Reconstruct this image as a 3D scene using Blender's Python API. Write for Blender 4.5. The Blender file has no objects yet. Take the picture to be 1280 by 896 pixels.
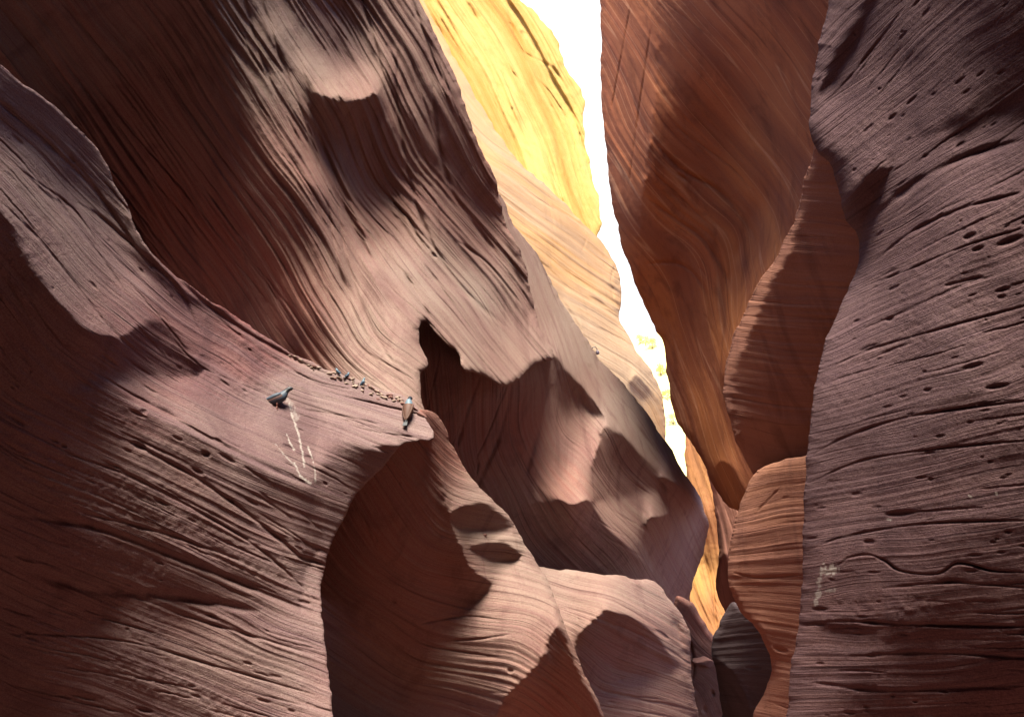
import bpy, bmesh, math, random, os
import numpy as np
from mathutils import Vector, Matrix

# ------------------------------------------------------------------ camera, sky, sun, exposure
SC = bpy.context.scene
COL = SC.collection
W0, H0 = 1280.0, 896.0
HFOV = math.radians(62.0)
FPX = (W0 / 2) / math.tan(HFOV / 2)
PITCH = math.radians(20.0)
CAM = np.array([0.0, 0.0, 1.6])
FWD = np.array([0.0, math.cos(PITCH), math.sin(PITCH)])
UPV = np.array([0.0, -math.sin(PITCH), math.cos(PITCH)])
RGT = np.array([1.0, 0.0, 0.0])

cam_d = bpy.data.cameras.new('camera')
cam = bpy.data.objects.new('camera', cam_d)
COL.objects.link(cam)
cam.location = CAM
cam.rotation_euler = (math.pi / 2 + PITCH, 0, 0)
cam_d.sensor_width = 36
cam_d.angle = HFOV
cam_d.clip_start = 0.05
cam_d.clip_end = 5000
SC.camera = cam

LC = np.array([-0.02, 0.96, 0.20])            # direction to the sun: right, up, back (camera axes)
LC = LC / np.linalg.norm(LC)
LW = LC[0] * RGT + LC[1] * UPV - LC[2] * FWD
sun_d = bpy.data.lights.new('sun', 'SUN')
sun_d.energy = 4.6
sun_d.angle = math.radians(22)
sun_d.color = (1.0, 0.93, 0.76)
sun = bpy.data.objects.new('sun', sun_d)
COL.objects.link(sun)
sun.rotation_euler = Vector(LW).to_track_quat('Z', 'Y').to_euler()
sun.location = (0, 0, 60)

world = bpy.data.worlds.new('World')
SC.world = world
world.use_nodes = True
wn = world.node_tree
bg = wn.nodes['Background']
sky = wn.nodes.new('ShaderNodeTexSky')
sky.sky_type = 'NISHITA'
sky.sun_disc = False
sky.sun_elevation = math.asin(LW[2])
sky.sun_rotation = math.atan2(LW[0], LW[1])
sky.air_density = 1.0
sky.dust_density = 1.0
sky.ozone_density = 6.0
wn.links.new(sky.outputs[0], bg.inputs[0])
bg.inputs[1].default_value = 0.15
# a bright white bank added to the sky beyond the slot to whiten it
def wnode(t): return wn.nodes.new(t)
tcw = wnode('ShaderNodeTexCoord')
dirn = wnode('ShaderNodeVectorMath'); dirn.operation = 'DOT_PRODUCT'
bank = Vector(0.1127 * RGT + 0.23 * UPV + FWD).normalized()
dirn.inputs[1].default_value = bank
wn.links.new(tcw.outputs['Generated'], dirn.inputs[0])
cr = wnode('ShaderNodeMapRange'); cr.interpolation_type = 'SMOOTHSTEP'
cr.inputs[1].default_value = 0.90; cr.inputs[2].default_value = 0.95
wn.links.new(dirn.outputs['Value'], cr.inputs[0])
cn = wnode('ShaderNodeTexNoise'); cn.inputs['Scale'].default_value = 3.0; cn.inputs['Detail'].default_value = 6
wn.links.new(tcw.outputs['Generated'], cn.inputs['Vector'])
cm = wnode('ShaderNodeMapRange'); cm.inputs[1].default_value = 0.3; cm.inputs[2].default_value = 0.6
cm.inputs[3].default_value = 0.75; cm.inputs[4].default_value = 1.0
wn.links.new(cn.outputs[0], cm.inputs[0])
cx = wnode('ShaderNodeMath'); cx.operation = 'MULTIPLY'
wn.links.new(cr.outputs[0], cx.inputs[0]); wn.links.new(cm.outputs[0], cx.inputs[1])
mixw = wnode('ShaderNodeMix'); mixw.data_type = 'RGBA'
wn.links.new(cx.outputs[0], mixw.inputs[0]); wn.links.new(sky.outputs[0], mixw.inputs[6])
mixw.inputs[7].default_value = (3.2, 3.15, 3.05, 1)
wn.links.new(mixw.outputs[2], bg.inputs[0])

SC.view_settings.view_transform = 'Standard'
SC.view_settings.look = 'None'
SC.view_settings.exposure = 1.9
SC.view_settings.gamma = 1.0
SC.cycles.max_bounces = 8
SC.cycles.diffuse_bounces = 2

GAIN = 1.45
H = float(os.environ.get('GRID_STEP', '1.15'))   # spacing of the rock surface grid
rng = np.random.default_rng(7)

# ------------------------------------------------------------------ small numeric helpers
def point3(px, py, depth):
    """a point of the place: depth metres ahead, seen at photo position px, py"""
    x = (np.asarray(px) - W0 / 2) / FPX
    y = -(np.asarray(py) - H0 / 2) / FPX
    d = np.asarray(depth)
    return CAM + (x * d)[..., None] * RGT + (y * d)[..., None] * UPV + d[..., None] * FWD

def hash2(ix, iy, seed):
    n = (ix.astype(np.int64) * 374761393 + iy.astype(np.int64) * 668265263 + seed * 974634777) & 0x7fffffff
    n = ((n ^ (n >> 13)) * 1274126177) & 0x7fffffff
    n = (n ^ (n >> 16)) & 0xffffff
    return (n / float(0xffffff)).astype(np.float32) * 2 - 1

def vnoise(x, y, seed=0):
    ix = np.floor(x); iy = np.floor(y)
    fx = (x - ix).astype(np.float32); fy = (y - iy).astype(np.float32)
    fx = fx * fx * fx * (fx * (fx * 6 - 15) + 10); fy = fy * fy * fy * (fy * (fy * 6 - 15) + 10)
    a = hash2(ix, iy, seed); b = hash2(ix + 1, iy, seed)
    c = hash2(ix, iy + 1, seed); d = hash2(ix + 1, iy + 1, seed)
    return (a + (b - a) * fx) * (1 - fy) + (c + (d - c) * fx) * fy

def sstep(x):
    x = np.clip(x, 0, 1)
    return x * x * (3 - 2 * x)

def catmull(pts, closed=True, seg=6.0):
    """dense smooth curve through pts (x, y, softness)"""
    P = np.array(pts, float); n = len(P); out = []
    rngi = range(n) if closed else range(n - 1)
    for i in rngi:
        if closed:
            p0, p1, p2, p3 = P[i - 1], P[i], P[(i + 1) % n], P[(i + 2) % n]
        else:
            p0, p1, p2, p3 = P[max(i - 1, 0)], P[i], P[i + 1], P[min(i + 2, n - 1)]
        L = np.hypot(*(p2 - p1)[:2]); k = max(2, int(L / seg))
        # centripetal-ish tangents limited by the segment length
        m1 = (p2 - p0) * 0.5; m2 = (p3 - p1) * 0.5
        for m in (m1, m2):
            q = np.hypot(*m[:2])
            if q > L: m *= L / q
        for j in range(k):
            t = j / k
            h00 = 2*t**3 - 3*t*t + 1; h10 = t**3 - 2*t*t + t; h01 = -2*t**3 + 3*t*t; h11 = t**3 - t*t
            out.append(h00 * p1 + h10 * m1 + h01 * p2 + h11 * m2)
    if not closed: out.append(P[-1])
    out = np.array(out)
    if out.shape[1] > 2: out[:, 2] = np.clip(out[:, 2], 0.5, None)
    return out

class Grid:
    def __init__(s, x0, x1, y0, y1, h):
        s.x0, s.y0, s.h = x0, y0, h
        s.nx = int((x1 - x0) / h) + 1; s.ny = int((y1 - y0) / h) + 1
        s.xs = x0 + np.arange(s.nx) * h; s.ys = y0 + np.arange(s.ny) * h
        s.X, s.Y = np.meshgrid(s.xs, s.ys)
    def inside(s, poly):
        m = np.zeros((s.ny, s.nx), bool)
        x = poly[:, 0]; y = poly[:, 1]; x2 = np.roll(x, -1); y2 = np.roll(y, -1)
        for j in range(s.ny):
            yy = s.ys[j] + 1e-5
            k = (y > yy) != (y2 > yy)
            if not k.any(): continue
            cx = np.sort(x[k] + (yy - y[k]) * (x2[k] - x[k]) / (y2[k] - y[k]))
            m[j] = (np.searchsorted(cx, s.xs) % 2) == 1
        return m
    def dist(s, line, R, closed=True):
        """distance to a polyline within R; also nearest point and the softness there"""
        D = np.full((s.ny, s.nx), float(R)); NX = s.X.copy(); NY = s.Y.copy(); S = np.full((s.ny, s.nx), 4.0)
        n = len(line); soft = line.shape[1] > 2
        for i in range(n if closed else n - 1):
            a = line[i]; b = line[(i + 1) % n]
            i0 = max(0, int((min(a[0], b[0]) - R - s.x0) / s.h)); i1 = min(s.nx, int((max(a[0], b[0]) + R - s.x0) / s.h) + 2)
            j0 = max(0, int((min(a[1], b[1]) - R - s.y0) / s.h)); j1 = min(s.ny, int((max(a[1], b[1]) + R - s.y0) / s.h) + 2)
            if i0 >= i1 or j0 >= j1: continue
            X = s.X[j0:j1, i0:i1]; Y = s.Y[j0:j1, i0:i1]
            dx, dy = b[0] - a[0], b[1] - a[1]; L = dx * dx + dy * dy + 1e-9
            t = np.clip(((X - a[0]) * dx + (Y - a[1]) * dy) / L, 0, 1)
            qx = a[0] + t * dx; qy = a[1] + t * dy
            d = np.hypot(X - qx, Y - qy)
            w = D[j0:j1, i0:i1]; k = d < w
            w[k] = d[k]; NX[j0:j1, i0:i1][k] = qx[k]; NY[j0:j1, i0:i1][k] = qy[k]
            if soft: S[j0:j1, i0:i1][k] = (a[2] + t * (b[2] - a[2]))[k]
        return D, NX, NY, S
    def up(s, coarse, g):
        fx = np.clip((s.xs - g.x0) / g.h, 0, g.nx - 1.001); fy = np.clip((s.ys - g.y0) / g.h, 0, g.ny - 1.001)
        ix = fx.astype(int); iy = fy.astype(int); tx = (fx - ix)[None]; ty = (fy - iy)[:, None]
        a = coarse[iy][:, ix]; b = coarse[iy][:, ix + 1]; c = coarse[iy + 1][:, ix]; d = coarse[iy + 1][:, ix + 1]
        return (a * (1 - tx) + b * tx) * (1 - ty) + (c * (1 - tx) + d * tx) * ty
    def sample(s, A, px, py):
        i = int(np.clip(round((px - s.x0) / s.h), 0, s.nx - 1)); j = int(np.clip(round((py - s.y0) / s.h), 0, s.ny - 1))
        return A[j, i]

def tps(pts, g):
    P = np.array(pts, float) ; n = len(P); sc = 300.0
    x = P[:, 0] / sc; y = P[:, 1] / sc; v = P[:, 2]
    def U(r2): return 0.5 * r2 * np.log(r2 + 1e-9)
    K = U((x[:, None] - x) ** 2 + (y[:, None] - y) ** 2) + np.eye(n) * 0.01
    Q = np.c_[np.ones(n), x, y]
    A = np.block([[K, Q], [Q.T, np.zeros((3, 3))]])
    c = np.linalg.solve(A, np.r_[v, 0, 0, 0])
    X = g.X / sc; Y = g.Y / sc; out = c[n] + c[n + 1] * X + c[n + 2] * Y
    for i in range(n): out += c[i] * U((X - x[i]) ** 2 + (Y - y[i]) ** 2)
    return out

def shep(pts, vals, g, p=1.6, eps=12.0):
    num = 0; den = 0
    for (x, y), v in zip(pts, vals):
        w = 1.0 / (((g.X - x) ** 2 + (g.Y - y) ** 2 + eps * eps) ** p)
        num = num + w * v; den = den + w
    return num / den

def poisson(gx, gy, h, lam, wx=1.0):
    """least squares surface whose gradient is (gx, gy), Neumann edges, pulled to 0 by lam"""
    ny, nx = gx.shape
    div = np.zeros((ny, nx))
    ex = 0.5 * (gx[:, 1:] + gx[:, :-1]) / h; ey = 0.5 * (gy[1:] + gy[:-1]) / h
    ex = ex * wx
    div[:, :-1] += ex; div[:, 1:] -= ex; div[:-1] += ey; div[1:] -= ey
    M = np.block([[div, div[:, ::-1]], [div[::-1], div[::-1, ::-1]]])
    F = np.fft.rfft2(M)
    ky = 2 * np.pi * np.fft.fftfreq(2 * ny); kx = 2 * np.pi * np.fft.rfftfreq(2 * nx)
    Lp = (2 - 2 * np.cos(ky))[:, None] / h ** 2 + wx * (2 - 2 * np.cos(kx))[None] / h ** 2
    F = -F / (Lp + lam + 1e-12)
    F[0, 0] = 0
    return np.fft.irfft2(F, s=(2 * ny, 2 * nx))[:ny, :nx]

# ------------------------------------------------------------------ materials
ALB = 0.42
def rock_material(name, cols, band=0.5, streak_scale=(70., 3.2), bump=0.012, light_band=None, speck=0.3, alb=None, stain=0.4):
    """sandstone: tints laid in fine beds along the strata coordinates of the rock itself"""
    cols = [tuple((alb or ALB) * q for q in c) for c in cols]
    m = bpy.data.materials.new(name); m.use_nodes = True
    nt = m.node_tree; N = nt.nodes; L = nt.links
    bs = N['Principled BSDF']; bs.inputs['Roughness'].default_value = 0.97
    bs.inputs['Specular IOR Level'].default_value = 0.06
    def attr(n):
        a = N.new('ShaderNodeAttribute'); a.attribute_name = n; return a.outputs['Fac']
    def math_(op, a, b=None, c=None, clamp=False):
        q = N.new('ShaderNodeMath'); q.operation = op; q.use_clamp = clamp
        for i, v in enumerate((a, b, c)):
            if v is None: continue
            if isinstance(v, (int, float)): q.inputs[i].default_value = v
            else: L.new(v, q.inputs[i])
        return q.outputs[0]
    t = attr('along'); s = attr('across')
    def beds(ts, ss, det=3, rough=0.55, off=0.0, dist=0.0):
        c = N.new('ShaderNodeCombineXYZ')
        L.new(math_('DIVIDE', t, ts), c.inputs[0]); L.new(math_('DIVIDE', s, ss), c.inputs[1]); c.inputs[2].default_value = off
        n = N.new('ShaderNodeTexNoise'); n.inputs['Detail'].default_value = det; n.inputs['Roughness'].default_value = rough
        n.inputs['Distortion'].default_value = dist
        n.inputs['Scale'].default_value = 1.0
        L.new(c.outputs[0], n.inputs['Vector']); return n.outputs[0]
    def ramp(f, a, b):
        r = N.new('ShaderNodeMapRange'); r.inputs[1].default_value = a; r.inputs[2].default_value = b
        L.new(f, r.inputs[0]); return r.outputs[0]
    def mix(f, a, b, mode='MIX'):
        q = N.new('ShaderNodeMix'); q.data_type = 'RGBA'; q.blend_type = mode
        if isinstance(f, (int, float)): q.inputs[0].default_value = f
        else: L.new(f, q.inputs[0])
        for k, v in ((6, a), (7, b)):
            if isinstance(v, tuple): q.inputs[k].default_value = (*v, 1)
            else: L.new(v, q.inputs[k])
        return q.outputs[2]
    wide = beds(900, 34, 4, 0.6, 1.3, 0.3); mid = beds(420, 9, 5, 0.6, 5.1, 0.2); fine = beds(streak_scale[0] * 1.6, streak_scale[1] * 0.8, 5, 0.7, 9.7)
    thin = beds(260, 5.5, 3, 0.6, 33.0)
    if light_band: mid = beds(260, 22, 3, 0.5, 5.1, 0.3)
    base = mix(attr('tone'), cols[0], cols[1])  # tone blends to the second tint; in MAUVE it paints hollow shade
    dark = mix(0.5, base, cols[2]) if len(cols) > 2 else base
    c = mix(math_('MULTIPLY', ramp(wide, 0.42, 0.62), band), base, cols[2])
    c = mix(math_('MULTIPLY', ramp(mid, 0.5, 0.66), 0.55 * band + 0.15), c, cols[3])
    c = mix(math_('MULTIPLY', ramp(fine, 0.35, 0.7), 0.35), c, cols[4])
    c = mix(math_('MULTIPLY', ramp(thin, 0.60, 0.68), 0.5), c, tuple(q * 0.55 for q in cols[3]))
    if light_band:
        lb = beds(500, 16, 1, 0.3, 17.0, 0.1)
        k = math_('SUBTRACT', 1.0, ramp(math_('ABSOLUTE', math_('SUBTRACT', lb, 0.5)), 0.0, 0.018), clamp=True)
        c = mix(math_('MULTIPLY', k, light_band[3]), c, tuple(light_band[:3]))
    geo = N.new('ShaderNodeTexCoord')
    blot = N.new('ShaderNodeTexNoise'); blot.inputs['Scale'].default_value = 0.9; blot.inputs['Detail'].default_value = 5
    L.new(geo.outputs['Object'], blot.inputs['Vector'])
    c = mix(math_('MULTIPLY', ramp(blot.outputs[0], 0.5, 0.72), 0.35), c, cols[2])
    gr = N.new('ShaderNodeTexNoise'); gr.inputs['Scale'].default_value = 38.0; gr.inputs['Detail'].default_value = 4; gr.inputs['Roughness'].default_value = 0.7
    L.new(geo.outputs['Object'], gr.inputs['Vector'])
    c = mix(math_('MULTIPLY', ramp(gr.outputs[0], 0.52, 0.75), speck), c, cols[3])
    g2 = N.new('ShaderNodeTexNoise'); g2.inputs['Scale'].default_value = 95.0; g2.inputs['Detail'].default_value = 3; g2.inputs['Roughness'].default_value = 0.8
    L.new(geo.outputs['Object'], g2.inputs['Vector'])
    c = mix(math_('MULTIPLY', ramp(g2.outputs[0], 0.45, 0.62), 0.38), c, cols[3])
    c = mix(math_('MULTIPLY', ramp(g2.outputs[0], 0.52, 0.40), 0.25), c, cols[4])
    mp = N.new('ShaderNodeMapping'); mp.inputs['Scale'].default_value = (1.3, 1.3, 0.22)
    L.new(geo.outputs['Object'], mp.inputs['Vector'])
    sn = N.new('ShaderNodeTexNoise'); sn.inputs['Scale'].default_value = 1.6; sn.inputs['Detail'].default_value = 6; sn.inputs['Roughness'].default_value = 0.62; sn.inputs['Distortion'].default_value = 0.5
    L.new(mp.outputs[0], sn.inputs['Vector'])
    c = mix(math_('MULTIPLY', ramp(sn.outputs[0], 0.52, 0.66), stain), c, tuple(q * 0.62 for q in cols[2]))
    c = mix(attr('white'), c, (0.62, 0.58, 0.52))
    L.new(c, bs.inputs['Base Color'])
    hgt = math_('MULTIPLY_ADD', mid, 0.9, math_('MULTIPLY', fine, 0.8))
    hgt = math_('SUBTRACT', hgt, math_('MULTIPLY', ramp(thin, 0.58, 0.70), 0.5))
    vf = beds(24, 1.5, 3, 0.6, 21.0)
    hgt = math_('MULTIPLY_ADD', vf, 0.3, hgt)
    hgt = math_('MULTIPLY_ADD', gr.outputs[0], 0.6, hgt)
    gb = N.new('ShaderNodeTexNoise'); gb.inputs['Scale'].default_value = 95.0; gb.inputs['Detail'].default_value = 2
    L.new(geo.outputs['Object'], gb.inputs['Vector'])
    hgt = math_('MULTIPLY_ADD', gb.outputs[0], 0.35, hgt)
    b = N.new('ShaderNodeBump'); b.inputs['Strength'].default_value = 0.9; b.inputs['Distance'].default_value = bump * 2.0
    L.new(hgt, b.inputs['Height']); L.new(b.outputs[0], bs.inputs['Normal'])
    return m

def plain(name, col, rough=0.7):
    m = bpy.data.materials.new(name); m.use_nodes = True
    nt = m.node_tree; b = nt.nodes['Principled BSDF']; b.inputs['Roughness'].default_value = rough
    n = nt.nodes.new('ShaderNodeTexNoise'); n.inputs['Scale'].default_value = 60; n.inputs['Detail'].default_value = 4
    tc = nt.nodes.new('ShaderNodeTexCoord'); nt.links.new(tc.outputs['Object'], n.inputs['Vector'])
    q = nt.nodes.new('ShaderNodeMix'); q.data_type = 'RGBA'
    q.inputs[6].default_value = (*[c * 0.65 for c in col], 1); q.inputs[7].default_value = (*[min(1, c * 1.3) for c in col], 1)
    nt.links.new(n.outputs[0], q.inputs[0]); nt.links.new(q.outputs[2], b.inputs['Base Color'])
    return m

# ------------------------------------------------------------------ one weathered rock mass
ROCKS = {}
def rock(name, label, cat, outline, depths, flow, shade, regions=(), mat=None, tone=(), grooves=(), cracks=30, pits=0,
         white=(), sides=(), roll=12.0, thick=2.5, L0=1000.0, relief=1.0, fl=1.0, clen=1.0, step=None, seed=1, group=None, push=1.0, rough_edge=1.8, dark_pits=()):
    """outline: silhouette. depths: (x, y, metres). flow: (x, y, degrees) of the bedding.
    shade: (x, y, tilt) how far the face leans up (+) or overhangs (-). regions: [(points with edge width), [(x, y, tilt)...] or tilt]"""
    h = step or H
    r = np.random.default_rng(seed * 97 + 5)
    ol = catmull(outline, True, 3.0)
    # ragged natural silhouette
    d = np.roll(ol, -1, 0) - np.roll(ol, 1, 0); ln = np.hypot(d[:, 0], d[:, 1]) + 1e-6
    arc = np.cumsum(np.hypot(*(ol - np.roll(ol, 1, 0)).T[:2]))
    w = rough_edge * (vnoise(arc / 26, arc * 0 + seed, 3) * 0.8 + vnoise(arc / 9, arc * 0 + seed, 4) * 0.5 + vnoise(arc / 4, arc * 0, 5) * 0.25)
    ol = ol[:, :2] + np.c_[d[:, 1] / ln * w, -d[:, 0] / ln * w]
    mn = ol.min(0) - 4; mx = ol.max(0) + 4
    g = Grid(mn[0], mx[0], mn[1], mx[1], h); gc = Grid(mn[0] - 8, mx[0] + 16, mn[1] - 8, mx[1] + 16, 8.0)
    ins = g.inside(ol)
    D, NX, NY, _ = g.dist(ol, 34.0)
    sd = np.where(ins, D, -D)
    u0 = g.up(tps([(a, b, math.log(c * push)) for a, b, c in depths], gc), gc)
    fp = [(a, b) for a, b, _ in flow]
    ca = shep(fp, [math.cos(math.radians(c)) for *_, c in flow], gc, 1.5, 15); sa = shep(fp, [math.sin(math.radians(c)) for *_, c in flow], gc, 1.5, 15)
    q = np.hypot(ca, sa) + 1e-6; ca, sa = ca / q, sa / q
    along = g.up(poisson(ca, sa, 8.0, 0) , gc); across = g.up(poisson(-sa, ca, 8.0, 0), gc)
    FA = np.arctan2(g.up(sa, gc), g.up(ca, gc))
    along = along + 1000 + seed * 137; across = across + 1000 + seed * 59
    across = across + 5 * vnoise(along / 90, across / 60, seed + 50)
    # tilt painting
    v = g.up(shep([(a, b) for a, b, _ in shade], [c for *_, c in shade], gc, 1.4, 20), gc)
    fray = vnoise(along / 60, across / 3.0, seed + 11) * 0.6 + vnoise(along / 25, across / 7.0, seed + 12) * 0.6
    for poly, val in regions:
        pl = catmull([p if len(p) == 3 else (*p, 4) for p in poly], True, 5.0)
        I = g.inside(pl[:, :2]); R = max(20.0, pl[:, 2].max() * 1.2)
        dd, _, _, S = g.dist(pl, R)
        s = np.where(I, dd, -dd) + fray * np.clip(S * 0.8, 3.2, 10)
        a = sstep(0.5 + s / (2 * S))
        a = np.where(dd >= R, I.astype(float), a)
        vv = val if isinstance(val, (int, float)) else g.up(shep([(p, q_) for p, q_, _ in val], [c for *_, c in val], gc, 1.4, 12), gc)
        v = v * (1 - a) + vv * a
    # bedding relief: fine flutes that follow the strata
    lx, ly = 0.0, -1.0
    v = np.where(v > 0, v, v * 0.8) * GAIN
    gx = v * lx / FPX; gy = v * ly / FPX
    for poly, val in sides:
        pl = catmull([p if len(p) == 3 else (*p, 4) for p in poly], True, 5.0)
        I = g.inside(pl[:, :2]); R = max(20.0, pl[:, 2].max() * 1.2)
        dd, _, _, S = g.dist(pl, R)
        a = np.where(dd >= R, I.astype(float), sstep(0.5 + np.where(I, dd, -dd) / (2 * S)))
        gx = gx + a * val / FPX
    du0y, du0x = np.gradient(u0, h)
    wv = poisson(gx, gy - du0y, h, 1.0 / L0 ** 2, 0.12)
    u = u0 + wv
    if os.environ.get('DBG'): print(name, [(a, b, c, round(float(math.exp(g.sample(u, a, b))), 1)) for a, b, c in depths if -50 < a < 1330 and -50 < b < 950])
    amp = relief / FPX
    n1 = vnoise(along / 650, across / 30, seed + 1); n2 = vnoise(along / 420, across / 9, seed + 2); n3 = vnoise(along / 240, across / 4.4, seed + 3)
    n4 = vnoise(along / 110, across / 2.2, seed + 6)
    m1 = 0.15 + 1.0 * sstep(0.5 + 0.8 * vnoise(along / 260, across / 60, seed + 4))
    m2 = 0.1 + 1.1 * sstep(0.5 + 0.8 * vnoise(along / 340, across / 35, seed + 14)); m3 = 0.3 + 0.9 * sstep(0.5 + 0.9 * vnoise(along / 180, across / 22, seed + 15))
    n0 = vnoise(along / 900, across / 70, seed + 16)
    u = u + amp * fl * (3.2 * np.abs(n0) + 1.8 * np.abs(n1) + 1.5 * m1 * np.abs(n2) + 0.85 * m2 * n3 + 0.42 * m3 * n4)
    iso = vnoise(g.X / 7, g.Y / 7, seed + 8) + 0.5 * vnoise(g.X / 3.3, g.Y / 3.3, seed + 9)
    patch = sstep(vnoise(along / 160, across / 50, seed + 17) * 1.6 - 0.1)
    u = u + amp * (0.14 + (0.32 if fl < 1 else 0.1) * patch) * iso
    big = vnoise(g.X / 60, g.Y / 60, seed + 21) + 0.5 * vnoise(g.X / 28, g.Y / 28, seed + 22)
    u = u + amp * 1.1 * big
    # grooves and cracks
    for gr in grooves:
        pl = catmull(gr[0], False, 4.0)[:, :2]; wd, dp = gr[1] * 0.8, gr[2] * 0.85
        tp = np.linspace(0, 1, len(pl)); tp = np.clip(np.sin(tp * math.pi) * 1.7, 0, 1) * (0.75 + 0.4 * vnoise(tp * len(pl) / 5, tp * 0, seed + 31))
        dd, _, _, S = g.dist(np.c_[pl, tp], wd * 4, False)
        ww = wd * (0.55 + 0.45 * S)
        u = u + dp / FPX * S * np.where(dd < wd * 3.99, np.exp(-(dd / ww) ** 2), 0)
    ii = np.argwhere(sd > 8)
    inframe = [(j, i) for j, i in ii[r.integers(0, len(ii), 4000)] if -30 < g.xs[i] < 1310 and -30 < g.ys[j] < 926] if len(ii) else []
    for k in range(min(cracks, len(inframe))):
        j, i = inframe[k]; x, y = g.xs[i], g.ys[j]; pts = [(x, y)]
        Ln = r.uniform(20, 150) * clen ; st = 4.0
        for _ in range(int(Ln / st)):
            a = g.sample(FA, x, y) + r.normal(0, 0.07); x += math.cos(a) * st; y += math.sin(a) * st
            pts.append((x, y))
        pl = np.array(pts)
        wd = r.uniform(0.7, 1.5) * max(1, h / 1.6); tp = np.sin(np.linspace(0, 1, len(pl)) * math.pi) ** 0.6; dd, _, _, S = g.dist(np.c_[pl, tp], wd * 4, False)
        u = u + S * r.uniform(0.6, 2.2) * relief / FPX * np.where(dd < wd * 3.9, np.exp(-(dd / wd) ** 2), 0)
    for k in range(min(pits, len(inframe))):
        j, i = inframe[-1 - k]; x, y = g.xs[i], g.ys[j]; a = g.sample(FA, x, y)
        rw = min(4.5, abs(r.normal(0, 1.1)) + 0.9); rl = rw * r.uniform(1.4, 5); R = int(rl * 2.6 / h) + 1
        j0, j1, i0, i1 = max(0, j - R), min(g.ny, j + R), max(0, i - R), min(g.nx, i + R)
        X = g.X[j0:j1, i0:i1] - x; Y = g.Y[j0:j1, i0:i1] - y
        e = ((X * math.cos(a) + Y * math.sin(a)) / rl) ** 2 + ((-X * math.sin(a) + Y * math.cos(a)) / rw) ** 2
        u[j0:j1, i0:i1] += r.uniform(0.8, 1.5) * rw / FPX * np.exp(-e * e)
    # rounded turn-away at the silhouette
    e = np.clip(1 - np.clip(sd, 0, None) / roll, 0, 1)
    u = u + roll / FPX * 1.3 * (1 - np.sqrt(np.clip(1 - e * e * 0.98, 0, 1)))
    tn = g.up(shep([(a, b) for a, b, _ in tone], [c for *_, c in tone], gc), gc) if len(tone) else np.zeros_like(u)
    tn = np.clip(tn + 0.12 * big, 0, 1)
    wh = np.zeros_like(u)
    for pl, wd, st in white:
        pl = catmull(pl, False, 3.0)[:, :2]; dd, *_ = g.dist(pl, wd * 3, False)
        nz = vnoise(g.X / 1.9, g.Y / 2.6, 77) * 0.9 + vnoise(g.X / 5, g.Y / 8, 78) * 0.7
        wh = np.maximum(wh, st * sstep(1.25 - dd / wd + nz * 0.9) * (dd < wd * 2.9))
    # ---- mesh
    cc = ins[:-1, :-1].astype(int) + ins[1:, :-1] + ins[:-1, 1:] + ins[1:, 1:]
    keep = cc >= 3
    use = np.zeros_like(ins); nb = np.zeros(ins.shape, int)
    for a in (0, 1):
        for b in (0, 1):
            nb[a:g.ny - 1 + a, b:g.nx - 1 + b] += keep
    use = nb > 0
    bd = use & (nb < 4)
    near = bd & (D < 33)
    PX = np.where(near, NX, g.X); PY = np.where(near, NY, g.Y)
    idx = -np.ones(ins.shape, np.int64); idx[use] = np.arange(use.sum())
    P = point3(PX[use], PY[use], np.exp(u[use]))
    # skirt: boundary edges pushed back for the thickness
    jj, i_ = np.nonzero(keep)
    quads = np.c_[idx[jj, i_], idx[jj + 1, i_], idx[jj + 1, i_ + 1], idx[jj, i_ + 1]]
    E = np.concatenate([quads[:, [0, 1]], quads[:, [1, 2]], quads[:, [2, 3]], quads[:, [3, 0]]])
    key = np.minimum(E[:, 0], E[:, 1]) * (use.sum() + 1) + np.maximum(E[:, 0], E[:, 1])
    _, first, cnt = np.unique(key, return_index=True, return_counts=True)
    BE = E[first[cnt == 1]]
    bv = np.unique(BE)
    nb0 = len(P)
    gyy, gxx = np.gradient(np.where(ins, D, -D))
    gm = np.hypot(gxx, gyy) + 1e-6
    bx = (PX[use])[bv]; by = (PY[use])[bv]; bu = np.exp(u[use][bv]); ix = (gxx / gm)[use][bv]; iy = (gyy / gm)[use][bv]
    rings = []
    mp = -np.ones(nb0, np.int64); mp[bv] = np.arange(len(bv))
    F = [quads]; prev = bv.copy(); tot = nb0
    for f, inn in ((0.12, 0.3), (0.45, 1.5), (1.0, 4.0)):
        rp = point3(bx + ix * inn, by + iy * inn, bu + thick * f); rings.append(rp)
        cur = tot + np.arange(len(bv)); tot += len(bv)
        F.append(np.c_[prev[mp[BE[:, 1]]], prev[mp[BE[:, 0]]], cur[mp[BE[:, 0]]], cur[mp[BE[:, 1]]]])
        prev = cur
    allP = np.concatenate([P] + rings); Fq = np.concatenate(F)
    me = bpy.data.meshes.new(name)
    me.vertices.add(len(allP)); me.vertices.foreach_set('co', allP.astype(np.float32).ravel())
    me.loops.add(len(Fq) * 4); me.loops.foreach_set('vertex_index', Fq.astype(np.int32).ravel())
    me.polygons.add(len(Fq)); me.polygons.foreach_set('loop_start', np.arange(len(Fq), dtype=np.int32) * 4)
    me.polygons.foreach_set('loop_total', np.full(len(Fq), 4, np.int32))
    me.polygons.foreach_set('use_smooth', np.ones(len(Fq), bool))
    me.update()
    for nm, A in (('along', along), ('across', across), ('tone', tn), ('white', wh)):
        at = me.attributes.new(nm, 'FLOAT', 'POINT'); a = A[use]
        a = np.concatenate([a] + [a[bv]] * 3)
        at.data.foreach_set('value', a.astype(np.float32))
    me.materials.append(mat)
    o = bpy.data.objects.new(name, me); COL.objects.link(o)
    o['label'] = label; o['category'] = cat
    if group: o['group'] = group
    ROCKS[len(ROCKS)] = (name, g, u)
    return o, g, u

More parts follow.
